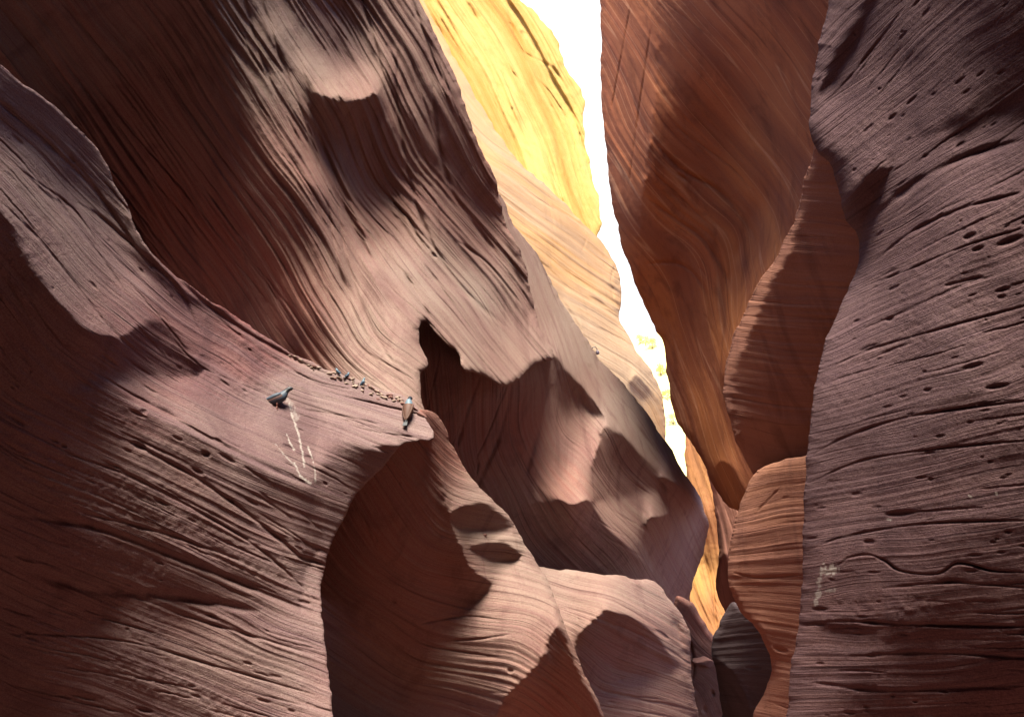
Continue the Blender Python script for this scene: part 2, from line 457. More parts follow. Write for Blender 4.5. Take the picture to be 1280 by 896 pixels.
def on_rock(gu, px, py):
    o, g, u = gu
    return Vector(point3(px, py, math.exp(g.sample(u, px, py))))

# tints; the second of MAUVE is red hollow shade put into the colour
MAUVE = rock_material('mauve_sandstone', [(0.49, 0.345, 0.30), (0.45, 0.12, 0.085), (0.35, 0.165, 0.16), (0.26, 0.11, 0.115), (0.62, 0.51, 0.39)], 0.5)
NEARM = rock_material('purple_grey_sandstone', [(0.33, 0.20, 0.215), (0.37, 0.18, 0.17), (0.25, 0.14, 0.165), (0.17, 0.09, 0.115), (0.46, 0.30, 0.28)], 0.45, (80., 4.), 0.006)
LEDGE = rock_material('mauve_ledge_sandstone', [(0.45, 0.31, 0.28), (0.44, 0.145, 0.135), (0.30, 0.155, 0.175), (0.20, 0.095, 0.125), (0.54, 0.43, 0.385)], 0.45, (80., 4.), 0.009)
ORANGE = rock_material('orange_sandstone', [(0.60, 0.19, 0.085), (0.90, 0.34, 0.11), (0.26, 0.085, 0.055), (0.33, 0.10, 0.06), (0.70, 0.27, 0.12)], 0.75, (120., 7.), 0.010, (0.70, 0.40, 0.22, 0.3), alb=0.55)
CREAM = rock_material('cream_orange_sandstone', [(0.62, 0.43, 0.27), (0.86, 0.38, 0.07), (0.50, 0.29, 0.17), (0.46, 0.28, 0.17), (0.72, 0.56, 0.40)], 0.6, (90., 4.), 0.03, alb=0.52, stain=0.15)
GOLD = rock_material('gold_sandstone', [(0.88, 0.50, 0.16), (0.86, 0.60, 0.18), (0.62, 0.27, 0.045), (0.50, 0.20, 0.03), (0.90, 0.68, 0.26)], 1.0, (50., 9.), 0.12, alb=0.72, stain=0.15)

# ------------------------------------------------------------------ the far side
rock('far_cliff', 'far golden sunlit cliff under the sky at the top of the slot', 'cliff',
     [(380,-220),(600,-220),(625,-60),(650,0),(672,20),(690,42),(705,75),(712,95),(728,118),(731,150),(735,205),(746,245),(750,275),(749,298),(755,330),(760,430),(680,430),(480,200)],
     [(500,-200,60),(640,0,58),(560,100,46),(740,250,52),(700,350,44),(400,0,50)],
     [(600,50,60),(680,100,50),(700,200,75),(640,150,70)],
     [(620,60,1.0),(680,40,.75),(700,150,1.0),(720,260,1.1),(640,200,.9)],
     [([(640,2,3),(665,30,4),(700,70,5),(726,110,4),(720,140,8),(690,110,5),(668,80,6),(650,60,6),(630,25,8)],[(650,20,.5),(700,90,.35),(660,60,.6)]),
      ([(630,120,8),(650,150,4),(648,190,5),(636,160,5)],.2), ([(660,220,8),(690,240,4),(720,280,6),(740,296,5),(700,275,8)],.3)],
     GOLD, [(640,20,.4),(700,150,.9),(720,280,.7),(600,60,.5)], [([(632,-10),(650,60),(690,85),(715,120)],2.5,5),([(600,60),(618,100),(640,160)],2.5,4),([(640,90),(690,150),(700,220)],3,4)],
     60, 40, roll=10, thick=12, relief=4.5, seed=2, push=1.3, rough_edge=2.6)

B_ = rock('cream_cliff', 'cream and orange sunlit rock slope below the golden cliff', 'cliff',
     [(420,-220),(505,-90),(528,0),(545,30),(575,85),(600,130),(625,170),(650,205),(690,240),(725,275),(750,300),(765,325),(775,350),(777,380),(776,400),(790,427),(805,452),(818,470),(828,495),(831,520),(833,553),(850,640),(700,640),(560,400),(400,0)],
     [(520,-100,30),(560,80,28),(640,250,25),(760,330,27),(780,450,23),(820,540,22),(700,450,20),(600,350,22)],
     [(560,60,58),(600,150,55),(640,240,35),(700,270,28),(740,340,35),(720,410,25),(770,440,30),(790,490,48),(680,350,45),(820,530,65)],
     [(560,60,1.0),(600,160,.9),(660,250,.55),(730,300,.5),(760,360,.6),(700,400,.5),(740,430,.7),(800,480,.4),(825,540,.2)],
     [([(786,478,2),(796,470,2),(806,480,2),(812,498,3),(805,503,5),(792,492,3)],-.7),
      ([(770,330,5),(778,350,2),(778,398,2),(770,390,5),(766,350,6)],-.1),
      ([(808,500,8),(826,505,4),(834,555,4),(822,545,8),(808,522,10)],-.1),
      ([(655,290,10),(700,300,8),(708,350,8),(695,372,6),(680,340,8)],.2)],
     CREAM, [(560,40,1),(600,150,.95),(660,240,.85),(700,280,1),(750,320,1),(690,330,.85),(770,370,.7),(740,420,.2),(700,400,.1),(800,470,.15),(825,540,.8)],
     [([(683,236),(688,262),(692,290),(684,300)],1.3,1.8),([(725,275),(733,295),(728,315),(731,330)],1.3,1.8),([(770,330),(764,350),(768,375)],1.6,2.4),([(700,372),(715,395),(740,440),(757,462)],3,5),([(560,20),(590,90),(605,150)],2,3)],
     40, 10, roll=9, thick=5, relief=1.5, seed=3, push=1.5)

# slope seen far down the slot, blown out by the sun
def hill():
    bm = bmesh.new(); nx, ny = 60, 26; V = []
    for j in range(ny):
        row = []
        for i in range(nx):
            x = -60 + i * 3.4; d = 120 + j * 7.5
            z = -8 + 0.62 * (d - 100) + 3.0 * math.sin(x * 0.11 + j * .3) + 1.2 * random.Random(i * 77 + j).uniform(-1, 1)
            row.append(bm.verts.new((x, d, z)))
        V.append(row)
    for j in range(ny - 1):
        for i in range(nx - 1): bm.faces.new((V[j][i], V[j][i + 1], V[j + 1][i + 1], V[j + 1][i]))
    me = bpy.data.meshes.new('hillside'); bm.to_mesh(me); bm.free()
    for p in me.polygons: p.use_smooth = True
    me.materials.append(plain('pale_sand', (0.60, 0.50, 0.20))); o = bpy.data.objects.new('hillside', me); COL.objects.link(o)
    o['kind'] = 'structure'; return o
hill()

rock('slot_wall', 'orange sunlit rock glowing deep in the narrow slot', 'cliff',
     [(862,500),(857,545),(856,570),(858,600),(850,640),(835,700),(845,802),(925,802),(960,700),(960,560),(905,500)],
     [(860,540,34),(900,560,33),(850,750,28),(930,760,28),(880,650,31)],
     [(870,600,75),(880,700,70),(870,760,60),(900,720,80)],
     [(870,600,.35),(875,720,.9),(868,780,.5),(895,760,.5),(885,660,.0)],
     [([(884,640,8),(892,660,5),(898,700,4),(884,716,4),(874,690,6)],-.3),([(866,715,4),(882,705,4),(886,730,3),(884,756,3),(876,748,3)],1.0)],
     rock_material('glowing_sandstone', [(0.66, 0.25, 0.09), (0.85, 0.52, 0.12), (0.50, 0.2, 0.08), (0.42, 0.17, 0.08), (0.7, 0.34, 0.15)], 0.6, (60., 6.), 0.03),
     [(865,590,.15),(875,720,.7),(868,770,.15),(890,770,.1),(890,650,.0)], [([(880,690),(890,730),(896,790)],2,7),([(862,700),(872,745),(893,790)],1.6,6)], 12, 12, roll=5, thick=5, relief=2.0, seed=4, push=1.5)

RUSSET = rock_material('russet_sandstone', [(0.42, 0.19, 0.135), (0.66, 0.30, 0.17), (0.26, 0.11, 0.09), (0.28, 0.12, 0.095), (0.52, 0.27, 0.19)], 0.5, (110., 5.), 0.009, alb=0.62)
# ------------------------------------------------------------------ right side of the slot
rock('brown_pillar', 'narrow brown rock strip standing right of the glowing slot', 'rock wall',
     [(885,575),(890,606),(895,640),(898,671),(900,696),(895,726),(897,742),(905,760),(918,775),(950,780),(970,700),(970,600),(920,570)],
     [(890,600,21),(950,620,20),(900,750,18),(950,750,17)],
     [(900,640,70),(905,700,80),(920,740,75)], [(900,640,.1),(910,690,.0),(925,700,-.1)],
     [([(898,700,3),(912,695,8),(920,720,8),(920,770,5),(900,760,2),(893,728,2)],-.9)],
     RUSSET, [(900,640,.1),(905,740,0)], (), 8, 10, roll=6, thick=3, seed=5, push=1.4)

rock('banded_wall', 'tall orange banded wall overhanging the right side of the slot', 'rock wall',
     [(760,-220),(752,-60),(752,0),(752,100),(755,170),(762,230),(775,295),(790,345),(804,380),(820,410),(830,432),(836,481),(842,517),(860,549),(876,573),(889,600),(897,618),(910,632),(922,637),(940,645),(980,650),(1100,620),(1170,300),(1170,-220)],
     [(760,-150,16),(755,100,16.5),(800,360,17),(845,500,18),(900,620,17),(825,0,13.8),(812,250,14.8),(850,100,14),(900,0,13.4),(900,200,14),(940,100,13),(1000,0,12.6),(1000,250,11.8),(960,300,13.2),(930,450,14),(870,400,15.6),(950,600,14),(1100,200,11),(1100,500,11)],
     [(780,100,80),(770,230,72),(800,330,62),(850,60,35),(860,200,30),(900,260,42),(940,330,62),(850,300,42),(860,380,48),(900,420,68),(940,380,112),(960,320,115),(950,150,50),(850,480,62),(885,540,72),(900,600,60)],
     [(780,100,.1),(850,60,-.6),(850,200,-.4),(900,100,-.7),(960,60,-.8),(900,280,-.3),(860,330,-.35),(960,220,-.35),(880,400,-.2),(840,380,-.2),(900,540,-.1),(1050,100,-.45),(1060,300,-.35)],
     [([(740,-220,4),(830,-220,4),(823,0,3),(821,90,3),(817,150,3),(809,205,2),(803,250,2),(799,290,3),(802,335,5),(806,382,8),(770,330,4),(745,200,4),(740,0,4)],[(780,50,.45),(790,150,.5),(780,230,.5),(795,300,.4)]),
      ([(1020,195,14),(1004,250,8),(980,312,4),(955,352,3),(930,398,3),(912,440,3),(900,470,6),(905,420,8),(918,360,12),(935,310,14),(962,250,16)],[(990,250,.3),(950,330,.9),(920,400,1.2)]),
      ([(905,440,4),(904,480,3),(912,530,3),(935,580,3),(950,600,4),(925,615,5),(905,590,8),(890,560,8),(886,510,8),(893,470,8)],[(905,470,.5),(910,540,.25),(930,595,.3)]),
      ([(892,586,2),(900,577,2),(912,582,3),(922,600,3),(932,622,3),(925,640,3),(908,634,3),(893,612,3)],-.7),
      ([(800,378,2),(820,388,2),(840,404,2),(856,440,3),(874,480,3),(884,512,4),(888,560,6),(892,600,8),(870,575,6),(838,490,5),(825,430,5)],[(825,400,.15),(850,470,.1),(845,450,.1),(875,560,-.1)]),
      ([(828,425,2),(836,440,2),(850,500,3),(857,540,3),(845,522,3),(834,480,3)],.5)],
     ORANGE, [(780,100,.25),(790,300,.3),(850,200,.1),(900,100,0),(950,330,.9),(915,420,1),(935,370,1),(895,470,.8),(920,520,1),(940,600,1),(860,450,.4),(1000,150,.3),(960,200,.5),(860,60,0),(870,330,.0)],  # high tone on the ridges puts their bounced orange glow into the colour
     [([(812,170),(850,210),(900,240),(940,290),(952,330)],4,5),([(800,240),(840,270),(880,300),(910,350),(920,390)],4,5),([(806,330),(850,330),(880,360),(895,420),(905,470)],3,4),([(790,0),(775,80),(762,150)],1.2,4),([(815,30),(800,130),(785,240)],1.5,4)],
     30, 5, roll=10, thick=4, relief=1.0, sides=[([(1020,195,14),(1004,250,6),(980,312,4),(955,352,3),(930,398,3),(912,440,3),(900,480,6),(898,440,8),(912,360,12),(930,310,14),(958,250,16)],-1.6),([(840,120,20),(920,160,20),(930,260,20),(890,330,20),(830,300,20),(812,240,10)],0.6)], seed=6, push=1.3)

rock('lower_block', 'reddish lower block with pale left rim below the dark rounded boulder', 'rock wall',
     [(945,590),(930,618),(920,646),(912,676),(910,711),(915,741),(925,766),(945,785),(958,810),(964,838),(955,865),(942,892),(930,1100),(1180,1100),(1180,560),(1000,570)],
     [(945,600,12),(912,700,11.5),(960,830,10.5),(1050,600,9.5),(1050,900,8.5),(980,700,10.3)],
     [(950,630,-25),(940,680,-12),(960,720,0),(960,780,12),(970,850,25),(990,650,-5)],
     [(960,620,.1),(950,680,-.02),(980,650,.05),(970,740,-.1),(980,800,-.2),(975,870,.0)],
     [([(945,590,3),(950,615,6),(936,650,4),(924,700,5),(918,740,5),(908,740,3),(905,690,3),(918,640,3)],.3),
      ([(915,735,4),(930,762,2),(952,786,3),(966,815,3),(968,850,6),(955,835,4),(940,805,4),(922,775,4)],-.7),
      ([(910,715,6),(940,722,8),(1010,712,8),(1010,722,8),(940,735,8)],-.3)],
     RUSSET, [(950,610,.9),(980,620,.7),(930,680,.25),(980,700,.0),(980,860,.1)], [([(915,715),(950,722),(1000,718)],2,5),([(945,640),(960,625),(975,610)],1.2,4)], 20, 6, roll=9, thick=2.5, seed=7)

rock('rounded_boulder', 'dark rounded rock bulge with a lit left rim, tucked behind the near column', 'rock wall',
     [(1010,210),(998,262),(975,312),(950,352),(926,400),(911,440),(904,470),(908,510),(920,550),(935,580),(947,597),(975,594),(1010,592),(1120,600),(1150,400),(1150,120),(1040,150)],
     [(1000,260,10.6),(905,470,11.5),(945,590,11.2),(1000,450,9.3),(1100,300,8.5),(1100,580,8.8)],
     [(960,380,5),(930,450,8),(960,500,4),(940,570,20),(1000,400,0),(1000,550,-4)],
     [(960,380,-.5),(930,450,-.4),(980,500,-.5),(960,570,-.6),(1020,400,-.6)],
     [([(1000,258,4),(975,312,3),(950,352,3),(926,400,3),(909,440,3),(901,470,3),(905,510,3),(916,548,3),(922,540,4),(917,500,5),(922,455,5),(940,410,4),(962,360,4),(985,320,5)],[(960,360,.6),(915,450,1.0),(912,520,.9)])],
     RUSSET, [(930,430,.4),(1000,450,.0)], (), 14, 4, roll=12, thick=2.2, seed=8)

rock('grey_block', 'small grey-brown rock block with a dark cave at the slot bottom', 'boulder',
     [(892,797),(904,768),(915,752),(928,758),(955,772),(980,795),(990,812),(992,830),(990,860),(985,896),(980,1010),(895,1010),(903,896),(897,850),(890,822)],
     [(915,755,13.6),(893,800,13.8),(960,830,12.6),(900,950,12.6),(930,850,12.8)],
     [(915,780,-15),(930,820,-5),(940,860,20)], [(915,775,-.05),(930,810,-.2),(945,850,-.3)],
     [([(889,830,2),(900,828,2),(914,838,2),(925,855,2),(935,880,3),(940,930,4),(905,930,3),(908,880,3),(898,855,3)],-1.0)],
     rock_material('blue_grey_sandstone', [(0.21, 0.15, 0.155), (0.24, 0.15, 0.14), (0.16, 0.11, 0.12), (0.13, 0.09, 0.10), (0.27, 0.20, 0.20)], 0.5, (60., 3.), 0.01), (), (), 12, 4, roll=9, thick=2, seed=9, push=1.3)

# ------------------------------------------------------------------ left side of the slot
Q_ = rock('slot_floor_rock', 'dark brown rock slab sloping down to the bottom of the slot', 'boulder',
     [(845,746),(862,752),(869,760),(880,777),(896,797),(910,815),(915,832),(918,850),(920,870),(925,896),(945,1010),(830,1010),(836,800)],
     [(862,750,16.5),(893,800,15.5),(880,900,14),(840,900,14),(900,1000,13)], [(870,780,55),(880,830,20),(885,880,75)],
     [(870,780,-.4),(885,805,-.2),(875,850,-.5),(890,890,-.4)], (), MAUVE, [(870,780,.9),(880,880,.6)], [([(862,800),(868,830),(866,850)],3,8)], 8, 4, roll=8, thick=3, seed=10, push=1.4)

D_ = rock('middle_fin', 'folded middle rock fin with a pale crest and dark red hollows', 'rock wall',
     [(500,380),(560,260),(620,240),(636,272),(655,298),(673,321),(700,372),(735,427),(751,450),(780,480),(810,520),(833,553),(855,590),(875,620),(885,655),(881,690),(868,722),(863,752),(875,800),(860,900),(600,900),(540,720),(480,560)],
     [(560,300,15.5),(640,290,17),(700,400,17),(833,555,18.5),(885,660,18),(600,500,13.2),(700,560,14.2),(640,700,12.4),(780,700,13.6),(850,740,15.5),(560,700,12.5),(800,600,15)],
     [(560,470,105),(600,540,118),(640,500,112),(620,640,100),(670,560,60),(720,560,8),(725,600,5),(690,640,60),(760,560,80),(720,470,46),(780,530,42),(840,590,45),(800,640,25),(780,660,28),(700,690,45),(850,660,70),(670,330,55),(700,400,50)],
     [(560,500,-.5),(620,520,-.4),(660,600,-.3),(640,680,-.4),(700,400,.8),(780,520,.6)],
     [([(620,240,4),(650,290,3),(700,370,3),(752,448,3),(836,553,3),(880,618,3),(893,650,4),(881,648,3),(856,620,4),(830,598,4),(808,577,4),(785,552,3),(760,527,3),(744,506,3),(720,476,3),(696,447,3),(670,400,4),(640,330,4)],[(680,360,1.0),(720,440,1.3),(770,510,1.2),(820,560,.9),(860,600,.4)]),
      ([(686,440,3),(698,448,2),(720,476,2),(746,506,2),(759,530,3),(740,540,8),(718,524,10),(700,505,10),(688,470,8)],-.55),
      ([(722,500,24),(740,512,8),(758,530,2),(748,560,2),(742,590,3),(741,612,3),(736,630,2),(716,632,2),(699,628,2),(684,612,24),(700,560,28)],[(740,560,1.4),(700,560,.4),(725,610,1.2),(720,520,1.0)]),
      ([(756,530,2),(785,552,3),(812,580,3),(824,597,4),(806,612,10),(778,614,12),(757,625,8),(745,618,4),(741,591,3),(747,560,2)],[(770,560,-.5),(780,610,.2)]),
      ([(744,632,3),(765,624,10),(790,614,10),(824,614,4),(834,641,3),(812,652,2),(809,686,2),(818,717,2),(790,691,3),(760,662,3)],[(770,640,.9),(810,630,1.0),(800,690,.9)]),
      ([(640,640,10),(682,626,2),(700,625,2),(716,631,2),(737,627,2),(756,657,2),(791,692,2),(818,722,3),(760,722,3),(680,714,3),(650,690,8)],-.75),
      ([(810,651,2),(836,640,2),(824,600,2),(842,603,2),(862,622,3),(882,646,3),(888,671,4),(868,708,4),(864,755,4),(840,750,4),(820,728,2),(810,690,2)],-1.5)],
     MAUVE, [(560,480,.9),(620,540,1),(680,600,.8),(720,560,.5),(700,430,.0),(780,520,.0),(820,680,.3),(780,650,.25),(700,690,.8),(870,700,.3),(690,330,.1)],  # high tone paints the red shade of the hollows
     [([(600,470),(585,510),(570,560)],4,5),([(640,480),(625,540),(600,600),(590,640)],5,6),([(690,480),(672,540),(655,600)],5,5),([(755,480),(790,525),(825,570)],2.5,5),([(735,455),(765,500)],2,4)],
     45, 10, roll=8, thick=4, fl=1.5, seed=11, push=1.4)

rock('cave_block', 'low pale rock block hollowed by a dark arched cave', 'rock wall',
     [(600,715),(640,700),(680,708),(740,716),(785,722),(818,727),(835,745),(850,765),(862,790),(864,840),(870,870),(876,900),(890,1100),(650,1100),(620,900)],
     [(680,710,12.3),(820,730,13.2),(862,800,13),(700,850,10.8),(860,900,11.5),(780,1000,10.2)],
     [(720,740,12),(800,760,32),(840,790,38),(780,800,20),(700,800,25),(800,860,6),(760,880,3),(730,850,60)],
     [(700,740,.7),(780,750,.8),(840,780,.5),(790,860,.12),(840,870,0),(740,880,-.1)],
     [([(720,800,3),(728,785,2),(742,774,2),(760,762,2),(788,770,2),(815,791,2),(836,817,3),(842,832,8),(806,838,14),(768,846,14),(745,875,12),(732,880,10),(724,840,4)],[(760,790,-1),(800,825,-.5),(740,840,-.8)]),
      ([(845,750,3),(862,790,3),(866,850,3),(878,900,3),(866,900,4),(856,830,5),(850,800,4),(842,770,3)],-.5)],
     MAUVE, [(700,740,.1),(780,750,.1),(780,800,.8),(800,870,.5)], (), 30, 10, roll=8, thick=3, seed=12, push=1.35)  # high tone paints red shade into the cave

E_ = rock('dark_hollow_fin', 'leaning rock fin with two small pits, dark hollow on its left', 'rock wall',
     [(340,1100),(340,620),(430,545),(500,518),(542,515),(566,556),(578,580),(598,607),(632,640),(650,668),(672,705),(686,727),(700,765),(716,805),(735,850),(757,896),(800,1000),(820,1100)],
     [(545,540,10.6),(640,640,11.2),(690,740,10.8),(757,896,9.6),(560,760,9.4),(450,700,9.3),(450,880,8.2),(600,870,8.8),(400,600,11.5),(470,560,11.2)],
     [(470,650,70),(520,640,70),(600,620,12),(600,670,12),(650,700,25),(600,720,22),(560,770,15),(620,760,12),(600,850,0),(690,800,60),(480,800,40),(740,870,62),(560,840,4)],
     [(460,650,-.7),(500,600,-.6),(600,650,1.0),(650,720,.95),(600,760,.7),(600,620,1.1),(560,800,.15),(620,850,.15),(500,800,-.7),(450,880,-.9)],
     [([(330,600,4),(430,500,4),(536,530,3),(546,560,2),(553,602,2),(561,642,2),(573,677,2),(590,710,3),(612,730,4),(590,745,16),(560,760,30),(540,800,35),(520,896,35),(510,1100,30),(330,1100,4)],[(540,560,-.6),(500,620,-.6),(550,690,-.6),(540,760,-.5),(480,700,-.85),(450,850,-1),(500,900,-.8)]),
      ([(563,648,2),(571,635,2),(596,630,2),(621,638,2),(642,656,2),(620,662,5),(596,661,6),(576,660,4)],-.4),
      ([(588,686,3),(604,678,2),(630,678,2),(652,694,2),(636,700,3),(612,696,5)],-.4),
      ([(621,900,4),(631,872,3),(661,842,2),(681,817,2),(687,793,2),(701,780,2),(709,797,2),(722,838,3),(738,866,3),(752,900,3),(780,1000,4),(620,1000,6)],-.95)],
     MAUVE, [(600,650,.05),(650,720,.0),(600,760,.25),(480,650,.9),(520,580,1),(540,720,.8),(600,850,.35),(690,860,.8)],  # high tone on the left paints the dark hollow's red shade
     [([(560,800),(600,798),(640,792)],2,4),([(520,780),(580,770),(630,775)],2,4)], 22, 12, roll=9, thick=3, fl=1.4, seed=13, push=1.4)

UL_ = rock('upper_wall', 'huge upper left wall with fluted ridges and a dark scooped alcove', 'rock wall',
     [(-260,-220),(440,-220),(490,-90),(525,0),(545,45),(565,85),(583,135),(600,186),(620,226),(633,281),(651,311),(666,372),(673,402),(692,446),(668,456),(650,474),(630,483),(608,472),(592,464),(580,462),(573,443),(556,428),(541,412),(530,402),(523,412),(525,432),(533,448),(535,458),(526,468),(526,500),(530,530),(480,544),(400,528),(300,480),(150,400),(0,330),(-260,300)],
     [(-200,-100,10),(0,0,11.5),(-100,400,9.5),(200,100,13),(250,350,12),(400,500,10.2),(380,150,11.2),(430,100,12.6),(500,100,12.2),(525,0,14),(633,281,15),(692,446,14),(560,380,11.8),(480,470,10.6),(600,470,12.4),(460,250,12.8)],
     [(100,60,50),(200,200,50),(300,60,60),(340,130,60),(390,200,66),(420,320,72),(450,400,62),(350,210,48),(300,350,50),(400,50,52),(440,90,45),(450,30,62),(430,180,75),(460,280,42),(500,380,38),(480,450,28),(500,100,78),(540,150,72),(590,200,66),(580,280,46),(620,330,52),(560,340,48),(600,420,50),(640,420,50),(540,420,45),(660,400,62),(520,40,64)],
     [(0,0,-.8),(100,100,-.85),(200,200,-.8),(300,330,-.4),(380,430,-.45),(260,300,-.4),(250,50,-.8),(-100,200,-.8),(430,60,.2),(480,150,.25),(520,180,-.02),(560,160,-.02),(600,260,-.1),(540,300,.2),(580,380,.75),(560,440,.95),(640,440,.7),(540,60,.02),(650,360,.15),(520,20,.0),(480,440,1.1),(500,380,1.1)],
     [([(262,-100,8),(335,-100,4),(352,0,3),(372,60,2),(386,120,2),(404,175,2),(420,225,2),(438,290,3),(465,350,4),(500,400,6),(520,470,8),(515,510,4),(480,486,2),(462,452,2),(440,415,2),(424,372,2),(410,320,2),(403,270,2),(398,240,3),(372,222,12),(330,180,16),(300,110,14),(278,40,14)],[(300,0,-.12),(340,60,-.02),(370,130,.08),(360,190,.25),(395,215,.6),(415,270,.2),(430,340,.15),(445,390,.6),(480,450,1.1),(350,30,.4)]),
      ([(345,-100,4),(474,-100,8),(480,0,8),(482,70,4),(470,118,2),(445,124,2),(425,122,2),(402,118,2),(386,92,3),(368,45,3)],[(380,0,-.15),(420,-20,-.4),(420,50,.0),(400,95,.7),(440,105,1.1),(465,60,.3),(455,0,.0)]),
      ([(384,110,2),(402,121,2),(425,125,2),(445,127,2),(470,121,2),(478,160,3),(486,210,6),(500,265,10),(520,330,16),(500,420,20),(478,370,3),(450,310,3),(432,255,3),(415,200,2),(398,150,2)],[(430,140,-.7),(450,200,-.2),(460,240,.2),(475,275,.9),(490,320,1.4),(500,380,1.5)]),
      ([(380,92,1.5),(388,104,1.5),(408,165,1.5),(425,215,1.5),(443,265,1.5),(464,318,1.5),(478,350,2),(462,322,1.5),(439,274,1.5),(420,226,1.5),(403,180,1.5),(388,128,1.5)],-.6),
      ([(555,120,16),(572,128,16),(596,180,6),(618,228,4),(630,270,4),(610,262,14),(575,240,20),(556,200,16)],-.5),
      ([(478,60,5),(496,60,10),(500,130,10),(506,190,10),(530,260,12),(520,300,10),(500,250,6),(488,190,4),(480,120,4)],[(486,100,.3),(495,200,.2),(515,270,.35)]),
      ([(626,262,4),(636,285,3),(652,315,3),(668,375,3),(664,392,3),(650,350,4),(636,315,4)],-.5)],
     MAUVE, [(100,100,.5),(250,300,.95),(350,400,1),(200,100,.5),(320,60,.1),(440,80,.15),(450,200,.75),(440,260,.7),(500,360,.0),(480,440,.0),(580,400,.05),(560,200,.45),(590,230,.7),(530,100,.3),(640,400,.2)],  # high tone paints red shade into the scoop and pocket
     [([(498,60),(496,120),(505,190),(525,270),(555,330),(590,372),(640,415)],4,7),([(540,100),(548,180),(566,240),(600,290),(640,345)],4,6),([(505,260),(530,310),(562,350),(600,385),(628,408)],3,5),([(515,0),(540,70),(560,120)],3,6),
      ([(445,-20),(465,40),(478,90)],3,5),([(320,-20),(350,70),(385,160),(404,230)],3,4),([(300,-20),(330,80),(380,190)],3,4),([(420,240),(432,320),(460,400),(500,470)],3,4),([(408,250),(425,340),(455,420)],2.5,3.5),([(570,300),(610,330),(655,385)],2.5,5),([(530,330),(580,400),(620,455)],3,5),([(505,340),(540,400)],2.5,5)],
     150, 6, roll=9, thick=5, relief=1.15, fl=2.1, clen=2.0, seed=14)

